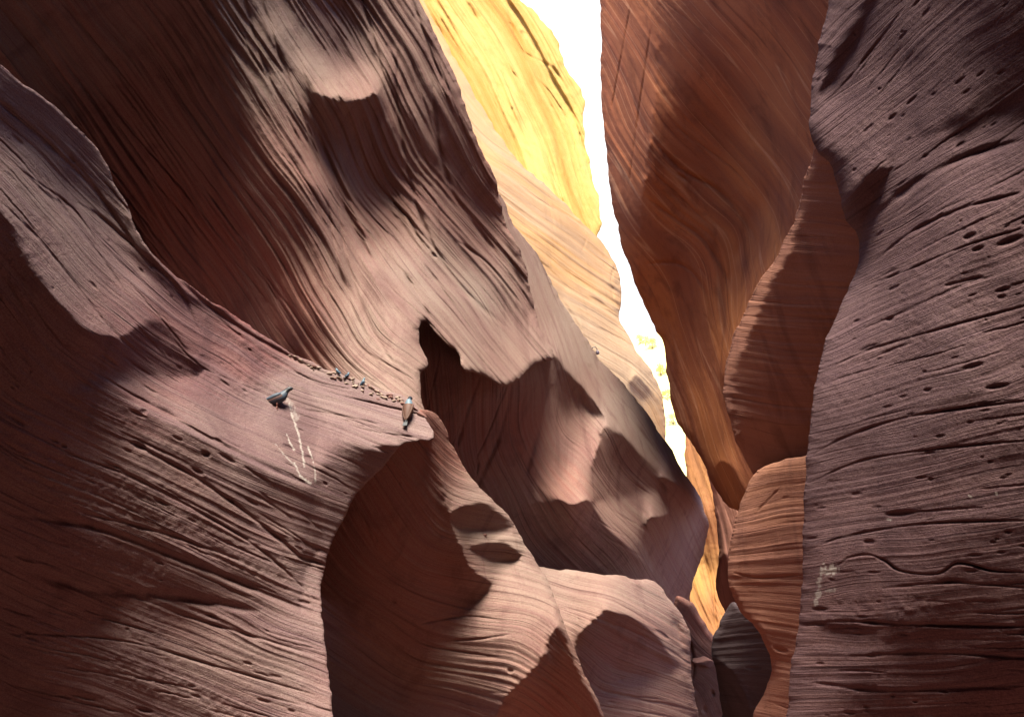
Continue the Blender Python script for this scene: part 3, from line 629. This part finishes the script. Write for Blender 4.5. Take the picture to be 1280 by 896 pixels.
F_ = rock('bird_ledge', 'broad left rock ledge where the pigeon stands, bulging towards the viewer', 'rock wall',
     [(-260,-80),(-100,0),(0,80),(60,128),(110,172),(150,240),(180,305),(230,352),(300,398),(350,432),(400,457),(440,471),(480,489),(505,496),(528,517),(543,546),(520,551),(500,557),(485,575),(470,592),(445,620),(425,655),(410,690),(402,730),(404,790),(410,830),(417,896),(425,1000),(430,1100),(-260,1100)],
     [(-200,0,8),(0,90,9.5),(150,240,10.2),(300,400,10.4),(450,480,10.0),(540,540,9.2),(345,500,9.2),(200,450,8.6),(0,350,7.6),(-200,400,6.5),(300,620,7.6),(430,640,8.3),(410,850,7.2),(200,850,6),(0,850,5.3),(0,600,5.8),(-200,900,4.8)],
     [(0,140,42),(60,250,50),(150,330,48),(220,400,52),(200,310,58),(300,440,38),(360,450,30),(430,500,14),(500,520,12),(330,540,24),(200,520,25),(300,600,33),(200,620,27),(100,620,22),(400,640,42),(300,700,24),(380,730,15),(300,770,24),(350,830,14),(100,720,16),(100,830,12),(200,860,12),(0,400,60),(420,560,25)],
     [(30,200,.2),(0,120,-.05),(110,190,-.08),(100,260,.35),(180,340,.35),(60,310,.15),(240,400,.25),(230,370,.0),(280,420,.15),(330,440,.2),(380,480,.7),(440,510,.85),(500,530,.9),(330,520,.85),(280,500,.5),(250,520,.75),(160,490,.5),(400,570,.65),(130,485,.4)],
     [([(-120,-20,4),(0,76,3),(60,124,3),(112,168,3),(153,238,3),(183,303,3),(232,350,3),(300,396,3),(290,402,6),(215,368,8),(162,326,12),(122,265,14),(80,214,14),(30,170,14),(-120,80,14)],-.4),
      ([(-300,120,4),(-60,215,4),(0,262,3),(30,312,4),(66,368,5),(108,412,4),(150,420,3),(182,402,5),(212,406,8),(236,440,6),(250,467,3),(185,470,12),(125,474,14),(60,520,14),(-300,580,14)],[(100,450,-.55),(0,400,-.7),(220,440,-.3),(100,420,-.7)]),
      ([(60,500,20),(130,480,10),(185,515,8),(262,548,8),(330,582,8),(392,612,10),(420,640,12),(440,640,5),(380,720,4),(380,900,4),(400,1150,4),(-300,1150,4),(-300,520,14)],
       [(300,600,-0.08),(200,560,-0.14),(100,550,-0.46),(30,600,-0.59),(380,650,0.08),(250,650,-0.18),(150,640,-0.32),(60,660,-0.54),(100,715,-0.69),(0,720,-0.79),(220,725,-0.50),(300,742,-0.30),(390,722,0.03),(360,780,0.13),(280,780,0.02),(180,790,-0.10),(60,790,-0.39),(150,850,-0.24),(300,850,-0.10),(30,880,-0.54),(380,860,-0.02)]),
      ([(395,600,6),(420,560,12),(470,560,6),(500,557,3),(480,590,3),(440,640,3),(405,720,4),(400,690,6),(398,640,8)],[(470,580,-.3),(420,640,-.1),(410,600,.1)])],
     LEDGE, [(345,500,.0),(250,430,.9),(320,440,1),(440,500,.0),(280,560,.2),(100,250,.1)],
     [([(0,130),(60,180),(120,240),(170,310)],4,7),([(0,190),(60,245),(110,300),(160,370)],3,6),([(-20,235),(40,290),(90,350),(130,400)],2.5,5),([(40,150),(100,210),(150,280)],2,4),([(180,300),(235,360),(300,410),(370,450),(430,478)],4,8),([(150,245),(200,320),(250,370)],4,6),([(90,250),(130,275),(180,320),(225,365),(250,420)],4,8),([(30,215),(50,230),(90,260),(120,300)],2,6),([(240,455),(300,480),(350,500)],1.5,3),
      ([(140,480),(200,512),(262,548),(330,582),(395,610)],5,8),([(60,560),(150,590),(250,640),(330,690),(400,755)],2.2,5),([(0,640),(120,660),(230,700),(330,740),(400,770)],6,9),([(0,700),(100,735),(220,745),(330,765)],8,9),
      ([(150,545),(250,600),(320,650),(380,700),(400,722)],3.5,7),([(0,790),(150,800),(280,835),(400,870)],2,5),([(200,760),(300,790),(400,820)],3,5),([(100,640),(200,665),(300,700)],3,6),([(420,527),(470,540),(535,548)],1.5,4),
      ([(360,462),(400,478),(440,487)],1.5,5),([(380,512),(430,520),(480,532)],1.6,4)],
     110, 110, [([(361,500),(364,516),(370,533),(375,552),(379,572),(380,583)],1.0,.33),([(360,500),(366,512),(371,524)],3,.16),([(357,540),(362,552),(368,562)],.9,.35),([(385,558),(390,572),(394,590),(394,602)],.9,.35),([(345,555),(355,568),(372,585)],.8,.22),([(368,578),(376,595),(388,604)],1.1,.4)],
     roll=3.5, thick=3, relief=1.3, fl=0.72, seed=15)

J_ = rock('near_column', 'massive purple-grey rock column filling the right edge, white stain near its foot', 'rock wall',
     [(1060,-220),(1040,-60),(1035,0),(1022,60),(1014,120),(1013,170),(1022,192),(1038,208),(1048,240),(1056,270),(1070,290),(1075,305),(1070,340),(1047,390),(1027,440),(1016,500),(1009,560),(1004,640),(1003,720),(998,780),(989,840),(983,896),(965,1100),(1540,1100),(1540,-220)],
     [(1020,100,6.4),(1075,300,6.6),(1010,560,5.6),(1003,720,5.4),(985,896,5.1),(1150,100,5.3),(1150,400,4.7),(1150,700,4.2),(1300,100,4.7),(1300,500,3.9),(1300,850,3.6),(1500,100,4.4),(1500,900,3.3)],
     [(1030,60,-62),(1050,130,-52),(1100,180,-42),(1150,60,-52),(1200,150,-34),(1100,260,-50),(1130,230,-38),(1200,250,-24),(1150,330,-26),(1250,350,-16),(1060,400,-25),(1150,430,-16),(1100,500,-14),(1250,530,-8),(1100,620,-6),(1250,660,-3),(1100,720,2),(1250,780,0),(1100,850,4)],
     [(1030,130,0.53),(1080,100,0.22),(1150,60,-0.02),(1250,40,-0.44),(1100,180,0.26),(1180,200,0.14),(1120,300,0.18),(1060,380,0.57),(1040,450,0.49),(1150,400,0.14),(1250,330,-0.16),(1100,550,0.10),(1200,550,-0.04),(1270,550,-0.24),(1050,650,0.29),(1150,650,0.02),(1270,700,-0.30),(1050,800,0.20),(1150,800,-0.17),(1270,850,-0.49),(1020,860,0.16),(1100,880,-0.27)],
     [([(1155,168,14),(1195,140,14),(1228,102,16),(1290,68,16),(1400,40,10),(1400,150,8),(1290,148,8),(1220,160,14)],-.45),
      ([(1049,262,2),(1062,243,3),(1092,216,5),(1108,214,5),(1094,242,2),(1080,272,2),(1074,300,2),(1060,285,2)],-.9),
      ([(1018,184,2),(1030,196,3),(1046,212,3),(1050,240,3),(1038,215,2),(1022,196,2)],-.6),
      ([(1024,118,3),(1036,80,4),(1056,44,5),(1088,-4,8),(1096,-4,4),(1070,50,3),(1045,95,2)],-.45),
      ([(1025,776,3),(1090,778,4),(1200,776,5),(1320,780,5),(1320,796,16),(1200,800,18),(1090,795,14),(1040,788,8)],-.28)],
     NEARM, [(1100,400,.2),(1050,850,.8),(1150,200,.3)],
     [([(1030,130),(1060,100),(1100,50),(1130,10)],2,6),([(1075,300),(1100,265),(1150,225),(1210,195),(1280,175)],6,9),([(1090,330),(1140,290),(1200,262),(1280,240)],2.5,6),([(1180,358),(1210,350),(1230,346)],3,7),([(1075,360),(1130,340),(1200,310),(1280,285)],1.5,5),
      ([(1020,470),(1080,440),(1180,410),(1290,380)],2,5),([(1012,570),(1060,545),(1140,520),(1290,500)],2,6),([(1008,605),(1080,575),(1180,560),(1290,550)],1.6,5),([(1005,690),(1050,672),(1150,655),(1290,650)],1.6,5),
      ([(1030,712),(1048,706),(1060,697),(1085,693),(1105,700),(1122,712),(1150,717),(1175,716),(1195,704),(1215,706),(1240,713),(1290,715)],1.7,7),([(1010,778),(1060,776),(1130,780),(1290,783)],2.6,7),([(1100,735),(1190,728),(1290,735)],2,4),([(1060,820),(1160,815),(1290,822)],3,5),([(1000,850),(1100,862),(1290,855)],4,6)],
     60, 170, [([(1028,713),(1036,715),(1044,710)],5.0,.42),([(1028,712),(1025,725),(1023,738),(1019,756)],3.2,.3),([(1034,738),(1041,738)],2.5,.22),([(1220,505),(1221,507)],1.2,.4),([(1211,619),(1213,620)],1.3,.45),([(1245,616),(1246,617)],1.3,.45),([(1110,649),(1113,649)],1.2,.4)],
     roll=26, thick=3, relief=1.2, fl=0.42, seed=16, L0=1000)

# ------------------------------------------------------------------ unseen canyon walls added round the viewer to block sky light; the ground
STONE = plain('canyon_blocker_stone', (0.05, 0.03, 0.05), 0.9)  # very dark so the added walls bounce little light
def canyon_shell():
    bm = bmesh.new()
    path = [(-7.6, 7.5), (-6.4, 4.5), (-5.4, 0), (-5.6, -5), (-3, -8.5), (0, -9.5), (3.5, -8), (4.8, -4), (4.9, 0), (5.6, 3.6), (7.5, 7.5)]
    rows = 26; V = []
    R = random.Random(4)
    dense = catmull([(a, b) for a, b in path], False, 0.7)
    for j in range(rows):
        z = -0.3 + j * 0.85; row = []
        for i, (x, y) in enumerate(dense):
            k = 0.35 * math.sin(z * 0.55 + i * 0.13) + 0.2 * math.sin(z * 1.3 - i * 0.21) + R.uniform(-.08, .08)
            n = math.hypot(x, y) or 1
            row.append(bm.verts.new((x + x / n * k, y + y / n * k, z)))
        V.append(row)
    for j in range(rows - 1):
        for i in range(len(dense) - 1): bm.faces.new((V[j][i], V[j][i + 1], V[j + 1][i + 1], V[j + 1][i]))
    me = bpy.data.meshes.new('canyon_sky_blocker'); bm.to_mesh(me); bm.free()
    for p in me.polygons: p.use_smooth = True
    me.materials.append(STONE); o = bpy.data.objects.new('canyon_sky_blocker', me); COL.objects.link(o)
    o['kind'] = 'structure'
    bm = bmesh.new(); V = []
    n = 90
    for j in range(n):
        row = []
        for i in range(n):
            a = (i / (n - 1) * 2 - 1); b = (j / (n - 1) * 2 - 1)
            x = 400 * a * abs(a) ** 1.6 ; y = 60 + 460 * b * abs(b) ** 1.6 - 50
            row.append(bm.verts.new((x, y, -0.15 + R.uniform(-.05, .05) - (8 if y > 100 else 0) * 0)))
        V.append(row)
    for j in range(n - 1):
        for i in range(n - 1): bm.faces.new((V[j][i], V[j][i + 1], V[j + 1][i + 1], V[j + 1][i]))
    me = bpy.data.meshes.new('ground'); bm.to_mesh(me); bm.free()
    me.materials.append(plain('red_sand', (0.17, 0.07, 0.055), 0.95)); o = bpy.data.objects.new('ground', me); COL.objects.link(o)
    o['kind'] = 'structure'
canyon_shell()


# ------------------------------------------------------------------ birds
def prop(o, label=None, cat=None, group=None, kind=None):
    if label: o['label'] = label
    if cat: o['category'] = cat
    if group: o['group'] = group
    if kind: o['kind'] = kind
    return o

def mesh_obj(name, bm, mats, parent=None, smooth=True):
    me = bpy.data.meshes.new(name); bm.normal_update(); bm.to_mesh(me); bm.free()
    for p in me.polygons: p.use_smooth = smooth
    for m in (mats if isinstance(mats, (list, tuple)) else [mats]): me.materials.append(m)
    o = bpy.data.objects.new(name, me); COL.objects.link(o); o.parent = parent
    return o

def loft(rings, n=16, mat_of=None):
    """rings: (centre, direction, half width, half height)"""
    bm = bmesh.new(); rows = []
    for c, d, ry, rz in rings:
        d = Vector(d).normalized(); side = Vector((0, 1, 0)); up = d.cross(side)
        rows.append([bm.verts.new(Vector(c) + side * (ry * math.cos(2 * math.pi * k / n)) - up * (rz * math.sin(2 * math.pi * k / n))) for k in range(n)])
    for a in range(len(rows) - 1):
        for k in range(n):
            f = bm.faces.new((rows[a][k], rows[a][(k + 1) % n], rows[a + 1][(k + 1) % n], rows[a + 1][k]))
            if mat_of: f.material_index = mat_of(a, math.sin(2 * math.pi * (k + .5) / n))
    bm.faces.new(rows[0][::-1]); bm.faces.new(rows[-1])
    bmesh.ops.recalc_face_normals(bm, faces=bm.faces)
    return bm

BK = plain('dark_plumage', (0.006, 0.008, 0.014), 0.5); BL = plain('blue_grey_plumage', (0.035, 0.05, 0.075), 0.6)
RU = plain('rusty_plumage', (0.055, 0.02, 0.018), 0.7); BR = plain('brown_plumage', (0.075, 0.03, 0.018), 0.7)
PB = plain('pale_blue_plumage', (0.09, 0.14, 0.18), 0.6); BW = plain('bright_blue_plumage', (0.02, 0.06, 0.11), 0.6)
HORN = plain('horn', (0.10, 0.07, 0.06), 0.5); EYE = plain('eye_black', (0.01, 0.01, 0.01), 0.2); PINK = plain('leg_pink', (0.25, 0.10, 0.08), 0.6)

def bird(name, tilt, head_turn, cols, big_head=1.0):
    """cols: head, neck, back, belly, wing. tilt lifts the body about the feet (degrees)"""
    root = bpy.data.objects.new(name, None); COL.objects.link(root)
    t = math.radians(tilt)
    def T(x, z):
        dx, dz = x, z - 0.16
        return Vector((dx * math.cos(t) - dz * math.sin(t), 0, 0.16 + dx * math.sin(t) + dz * math.cos(t)))
    S = [(-.33, .19, .02, .014), (-.26, .20, .055, .045), (-.17, .215, .09, .08), (-.06, .235, .12, .11), (.05, .26, .128, .122), (.13, .295, .105, .11), (.185, .345, .072, .08)]
    cs = [T(x, z) for x, z, *_ in S]; n0 = cs[-1]
    hd = Vector((0.035, 0, 0.058)); fw = Vector((1, 0, 0))
    cs += [n0 + hd, n0 + hd * 1.9 + fw * .02, n0 + hd * 2.05 + fw * .06, n0 + hd * 2.0 + fw * .098]
    rr = [(a, b) for *_, a, b in S] + [(.052 * big_head, .056 * big_head), (.05 * big_head, .052 * big_head), (.046 * big_head, .044 * big_head), (.022, .02)]
    rings = []
    for k, c in enumerate(cs):
        d = cs[min(k + 1, len(cs) - 1)] - cs[max(k - 1, 0)]
        rings.append((c, d, *rr[k]))
    # finer rings
    fine = []
    for k in range(len(rings) - 1):
        for q in (0, .5):
            a, b = rings[k], rings[k + 1]
            fine.append((a[0].lerp(b[0], q), Vector(a[1]).normalized().lerp(Vector(b[1]).normalized(), q), a[2] + (b[2] - a[2]) * q, a[3] + (b[3] - a[3]) * q))
    fine.append(rings[-1]); N = len(fine)
    def mo(a, up):
        if a >= 13: return 0
        if a >= 10: return 1
        return 2 if up > 0.2 else 3
    mesh_obj('body', loft(fine, 18, mo), cols[:4], root)
    tipd = cs[-1] + Vector((.055, 0, -.012))
    bk = bmesh.new()
    base = [bk.verts.new(cs[-1] + Vector((-.012, .013 * math.cos(a), .012 * math.sin(a)))) for a in [i * math.pi / 4 for i in range(8)]]
    tp = bk.verts.new(tipd)
    for i in range(8): bk.faces.new((base[i], base[(i + 1) % 8], tp))
    bk.faces.new(base[::-1])
    mesh_obj('beak', bk, HORN, root)
    for sd in (-1, 1):
        w = bmesh.new(); rows = []
        for x, z, hgt, yy in ((.11, .285, .035, .108), (.05, .275, .075, .128), (-.06, .25, .08, .124), (-.17, .225, .06, .095), (-.28, .205, .032, .055), (-.37, .195, .010, .022)):
            row = []
            for k in range(8):
                a = 2 * math.pi * k / 8; p = T(x, z + .036 + .62 * hgt * math.sin(a)); p.y = sd * (yy + .013 * math.cos(a) - .018 * abs(math.sin(a)))
                row.append(w.verts.new(p))
            rows.append(row)
        for a in range(5):
            for k in range(8): w.faces.new((rows[a][k], rows[a][(k + 1) % 8], rows[a + 1][(k + 1) % 8], rows[a + 1][k]))
        w.faces.new(rows[0]); w.faces.new(rows[-1]); bmesh.ops.recalc_face_normals(w, faces=w.faces)
        mesh_obj('wing', w, cols[4], root)
        e = bmesh.new(); bmesh.ops.create_uvsphere(e, u_segments=8, v_segments=6, radius=.009)
        bmesh.ops.translate(e, verts=e.verts, vec=cs[-3] + Vector((.03, sd * .043 * big_head, .012))); mesh_obj('eye', e, EYE, root)
        l = bmesh.new()
        def seg(a, b, r1, r2):
            a = Vector(a); b = Vector(b); d = (b - a).normalized(); o1 = d.orthogonal().normalized(); o2 = d.cross(o1)
            A = [l.verts.new(a + (o1 * math.cos(q) + o2 * math.sin(q)) * r1) for q in [i * math.pi / 3 for i in range(6)]]
            B = [l.verts.new(b + (o1 * math.cos(q) + o2 * math.sin(q)) * r2) for q in [i * math.pi / 3 for i in range(6)]]
            for i in range(6): l.faces.new((A[i], A[(i + 1) % 6], B[(i + 1) % 6], B[i]))
            l.faces.new(A[::-1]); l.faces.new(B)
        seg((0, sd * .045, .17), (.012, sd * .045, .07), .03, .011); seg((.012, sd * .045, .07), (0, sd * .045, .006), .009, .008)
        for q in (-.6, 0, .6, math.pi): seg((0, sd * .045, .008), (.055 * math.cos(q), sd * .045 + .055 * math.sin(q), .002), .007, .003)
        bmesh.ops.recalc_face_normals(l, faces=l.faces)
        mesh_obj('leg', l, PINK, root)
    tl = bmesh.new(); V = []
    for x, z, w_ in ((-.24, .20, .035), (-.36, .187, .045), (-.50, .170, .055)):
        for sy in (-1, 1):
            for sz in (-1, 1):
                p = T(x, z + sz * .008); p.y = sy * w_; V.append(tl.verts.new(p))
    for a in (0, 4):
        q = V[a:a + 8]
        for f in ((0, 1, 5, 4), (1, 3, 7, 5), (3, 2, 6, 7), (2, 0, 4, 6)): tl.faces.new([q[i] for i in f])
    tl.faces.new([V[i] for i in (0, 2, 3, 1)]); tl.faces.new([V[i] for i in (8, 9, 11, 10)]); bmesh.ops.recalc_face_normals(tl, faces=tl.faces)
    mesh_obj('tail', tl, cols[0], root, False)
    return root

def copy_thing(root):
    c = root.copy(); COL.objects.link(c)
    for ch in list(root.children):
        d = ch.copy(); COL.objects.link(d); d.parent = c
    return c

def face(root, gu, px, py, size, heading, lean=0.0, sink=0.0):
    p = on_rock(gu, px, py)
    root.location = p + Vector((0, 0, -sink)); root.scale = (size,) * 3
    root.rotation_euler = (0, lean, heading)

pg = bird('pigeon', 12, 0, [BK, BL, BL, RU, BL]); face(pg, F_, 346, 507.5, 0.48, math.radians(8), 0, 0.04)
prop(pg, 'blue-grey pigeon with rusty belly standing in profile on the pale ledge', 'bird')
bb = bird('brown_bird', 55, 0, [BK, PB, BR, BR, BR]); face(bb, F_, 511, 521.5, 0.49, math.radians(80), 0, 0.02)
prop(bb, 'upright brown bird with dark head and pale nape seen from behind, at the ledge tip', 'bird')
sb = bird('blue_bird', 25, 0, [PB, PB, BW, BK, BW], 1.25); face(sb, F_, 422, 468, 0.15, math.radians(150), 0, 0.005)
prop(sb, 'small blue bird at the upper left of the three on the pebbly ledge rim', 'bird', 'small blue birds on the ledge rim')
s2 = copy_thing(sb); face(s2, F_, 434, 472.5, 0.15, math.radians(70), 0, 0.005)
prop(s2, 'middle small round blue bird of the three on the pebbly ledge rim', 'bird', 'small blue birds on the ledge rim')
s3 = copy_thing(sb); face(s3, F_, 455, 482, 0.17, math.radians(15), math.radians(-20), 0.005)
prop(s3, 'small blue bird leaning right, nearest the brown bird on the pebbly ledge rim', 'bird', 'small blue birds on the ledge rim')

# ------------------------------------------------------------------ loose stones
def stone_mesh(seed, mat, flat=0.65):
    r = random.Random(seed); bm = bmesh.new(); bmesh.ops.create_icosphere(bm, subdivisions=3, radius=1)
    off = [Vector((r.uniform(-1, 1), r.uniform(-1, 1), r.uniform(-1, 1))).normalized() for _ in range(9)]; lim = [r.uniform(.55, .9) for _ in off]
    for v in bm.verts:
        for o_, l_ in zip(off, lim):
            k = v.co.dot(o_) - l_
            if k > 0: v.co -= o_ * k * .85
        v.co.z *= flat; v.co.x *= 1.25
    me = bpy.data.meshes.new('pebble'); bm.to_mesh(me); bm.free(); me.materials.append(mat)
    for p in me.polygons: p.use_smooth = False
    return me
PM = plain('pebble_stone', (0.24, 0.17, 0.135), 0.9); PR = plain('brown_stone', (0.13, 0.055, 0.045), 0.9)
stones = [stone_mesh(k, PM if k % 3 else PR) for k in range(6)]
Rn = random.Random(11)
rim = catmull([(352, 434), (375, 446), (400, 458.5), (420, 465.5), (440, 472.5), (460, 481), (480, 490.5), (500, 497), (512, 504)], False, 1.6)
for k in range(84):
    q = min(0.999, Rn.random() ** 0.55); x, y = rim[int(q * (len(rim) - 1))][:2]
    o = bpy.data.objects.new('pebble', stones[k % 6]); COL.objects.link(o)
    yy = y + abs(Rn.gauss(0, 5.0)) + 0.6
    o.location = on_rock(F_, x + Rn.uniform(-2, 2), yy) + Vector((0, 0, .002))
    z = Rn.uniform(.012, .032) * (1.5 if Rn.random() < .15 else 1); o.scale = (z, z * Rn.uniform(.6, 1), z * .8); o.rotation_euler = (Rn.uniform(-.3, .3), Rn.uniform(-.3, .3), Rn.uniform(0, 6.3))
    prop(o, 'small loose pebble in the line of pebbles along the rim of the bird ledge', 'pebble', 'pebbles strewn along the ledge rim')
for k, (x, y, sx, sz, lab) in enumerate([(527, 518.5, .055, .05, 'brown stone at the very tip of the ledge beside the upright bird'), (519, 511, .045, .022, 'flat curved brown stone just right of the upright bird')]):
    o = bpy.data.objects.new('stone', stone_mesh(40 + k, PR)); COL.objects.link(o); o.location = on_rock(F_, x, y); o.scale = (sx, sx * .7, sz); o.rotation_euler = (0, .5, .3)
    prop(o, lab, 'stone')
o = bpy.data.objects.new('pebble', stone_mesh(60, PR)); COL.objects.link(o); o.location = on_rock(E_, 606, 669); o.scale = (.03, .025, .04)
prop(o, 'tiny dark pebble between the two pits on the leaning rock fin', 'pebble')
o = bpy.data.objects.new('stone', stone_mesh(61, PR)); COL.objects.link(o); o.location = on_rock(Q_, 880, 826); o.scale = (.22, .18, .25)
prop(o, 'brown stone wedged low in the slot above the small grey block', 'stone')

# ------------------------------------------------------------------ hooked stem on the far slope
root = bpy.data.objects.new('hooked_stem', None); COL.objects.link(root)
c0 = on_rock(B_, 743, 440); k_ = (c0 - Vector(CAM)).length / FPX
root.location = c0 + Vector((0, -.06, 0))
arc_ = catmull([(-4, -1), (-3, 3.6), (0, 5.6), (2.6, 3.5), (3.4, 0)], False, 0.8)
ctr = [Vector((x * k_, -.05, z * k_)) for x, z in arc_]
bm = loft([(c, ctr[min(i + 1, len(ctr) - 1)] - ctr[max(i - 1, 0)], .5 * k_, .5 * k_) for i, c in enumerate(ctr)], 8)
mesh_obj('stem', bm, EYE, root)
bm = bmesh.new(); bmesh.ops.create_uvsphere(bm, u_segments=14, v_segments=10, radius=1)
for v in bm.verts: v.co = Vector((v.co.x * 2.4 * k_ * (1 - .25 * v.co.z), v.co.y * 2 * k_, v.co.z * 3.1 * k_)) + Vector((3.4 * k_, -.05, -1.6 * k_))
mesh_obj('bulb', bm, plain('dark_bulb', (0.05, 0.03, 0.035), 0.5), root)
prop(root, 'small dark round bulb on a curved hooked stem on the cream far slope', 'stem')

# ------------------------------------------------------------------ shrubs on the blown-out slope
LEAF = plain('pale_leaf', (0.55, 0.50, 0.12), 0.8); BARK = plain('bark', (0.2, 0.13, 0.08), 0.9)
def shrub(seed):
    r = random.Random(seed); root = bpy.data.objects.new('shrub', None); COL.objects.link(root)
    bm = bmesh.new()
    cl = [(Vector((r.gauss(0, .9), r.gauss(0, .7), 1.2 + r.uniform(-.6, 1.0))), r.uniform(.4, .9)) for _ in range(9)]
    for _ in range(700):
        c, rad = r.choice(cl); d = Vector((r.gauss(0, 1), r.gauss(0, 1), r.gauss(0, 1))).normalized() * rad * r.random() ** .4
        p = c + d; a = Vector((r.gauss(0, 1), r.gauss(0, 1), r.gauss(0, 1))).normalized() * .11; b = a.orthogonal().normalized() * .07
        bm.faces.new([bm.verts.new(p + q) for q in (a, b, -a, -b)])
    mesh_obj('foliage', bm, LEAF, root, False)
    bm = bmesh.new()
    for c, rad in cl:
        o1 = Vector((.05, 0, 0)); o2 = Vector((0, .05, 0))
        A = [bm.verts.new(q) for q in (o1, o2, -o1, -o2)]; Bv = [bm.verts.new(c + q * .4) for q in (o1, o2, -o1, -o2)]
        for i in range(4): bm.faces.new((A[i], A[(i + 1) % 4], Bv[(i + 1) % 4], Bv[i]))
    mesh_obj('trunk', bm, BARK, root)
    return root
from mathutils.bvhtree import BVHTree
hs = bpy.data.objects['hillside']; bt = BVHTree.FromPolygons([v.co for v in hs.data.vertices], [p.vertices for p in hs.data.polygons])
proto = shrub(3); first = True
for px, py, sc in [(783, 375, 2.2), (796, 392, 1.8), (808, 400, 2.4), (800, 430, 1.6), (816, 436, 1.8), (812, 420, 1.4), (826, 470, 1.7), (834, 500, 1.3), (842, 530, 1.2), (790, 352, 1.7)]:
    d = (Vector(point3(px, py, 10.0)) - Vector(CAM)).normalized(); hit = bt.ray_cast(Vector(CAM), d)[0]
    if hit is None: continue
    o = proto if first else copy_thing(proto); first = False
    o.location = hit - Vector((0, 0, .2)); o.scale = (sc,) * 3; o.rotation_euler = (0, 0, px)
    prop(o, 'pale yellow-green shrub on the sunlit slope seen through the slot', 'shrub', 'shrubs on the far sunlit slope')
if first: [bpy.data.objects.remove(c) for c in list(proto.children)]; bpy.data.objects.remove(proto)
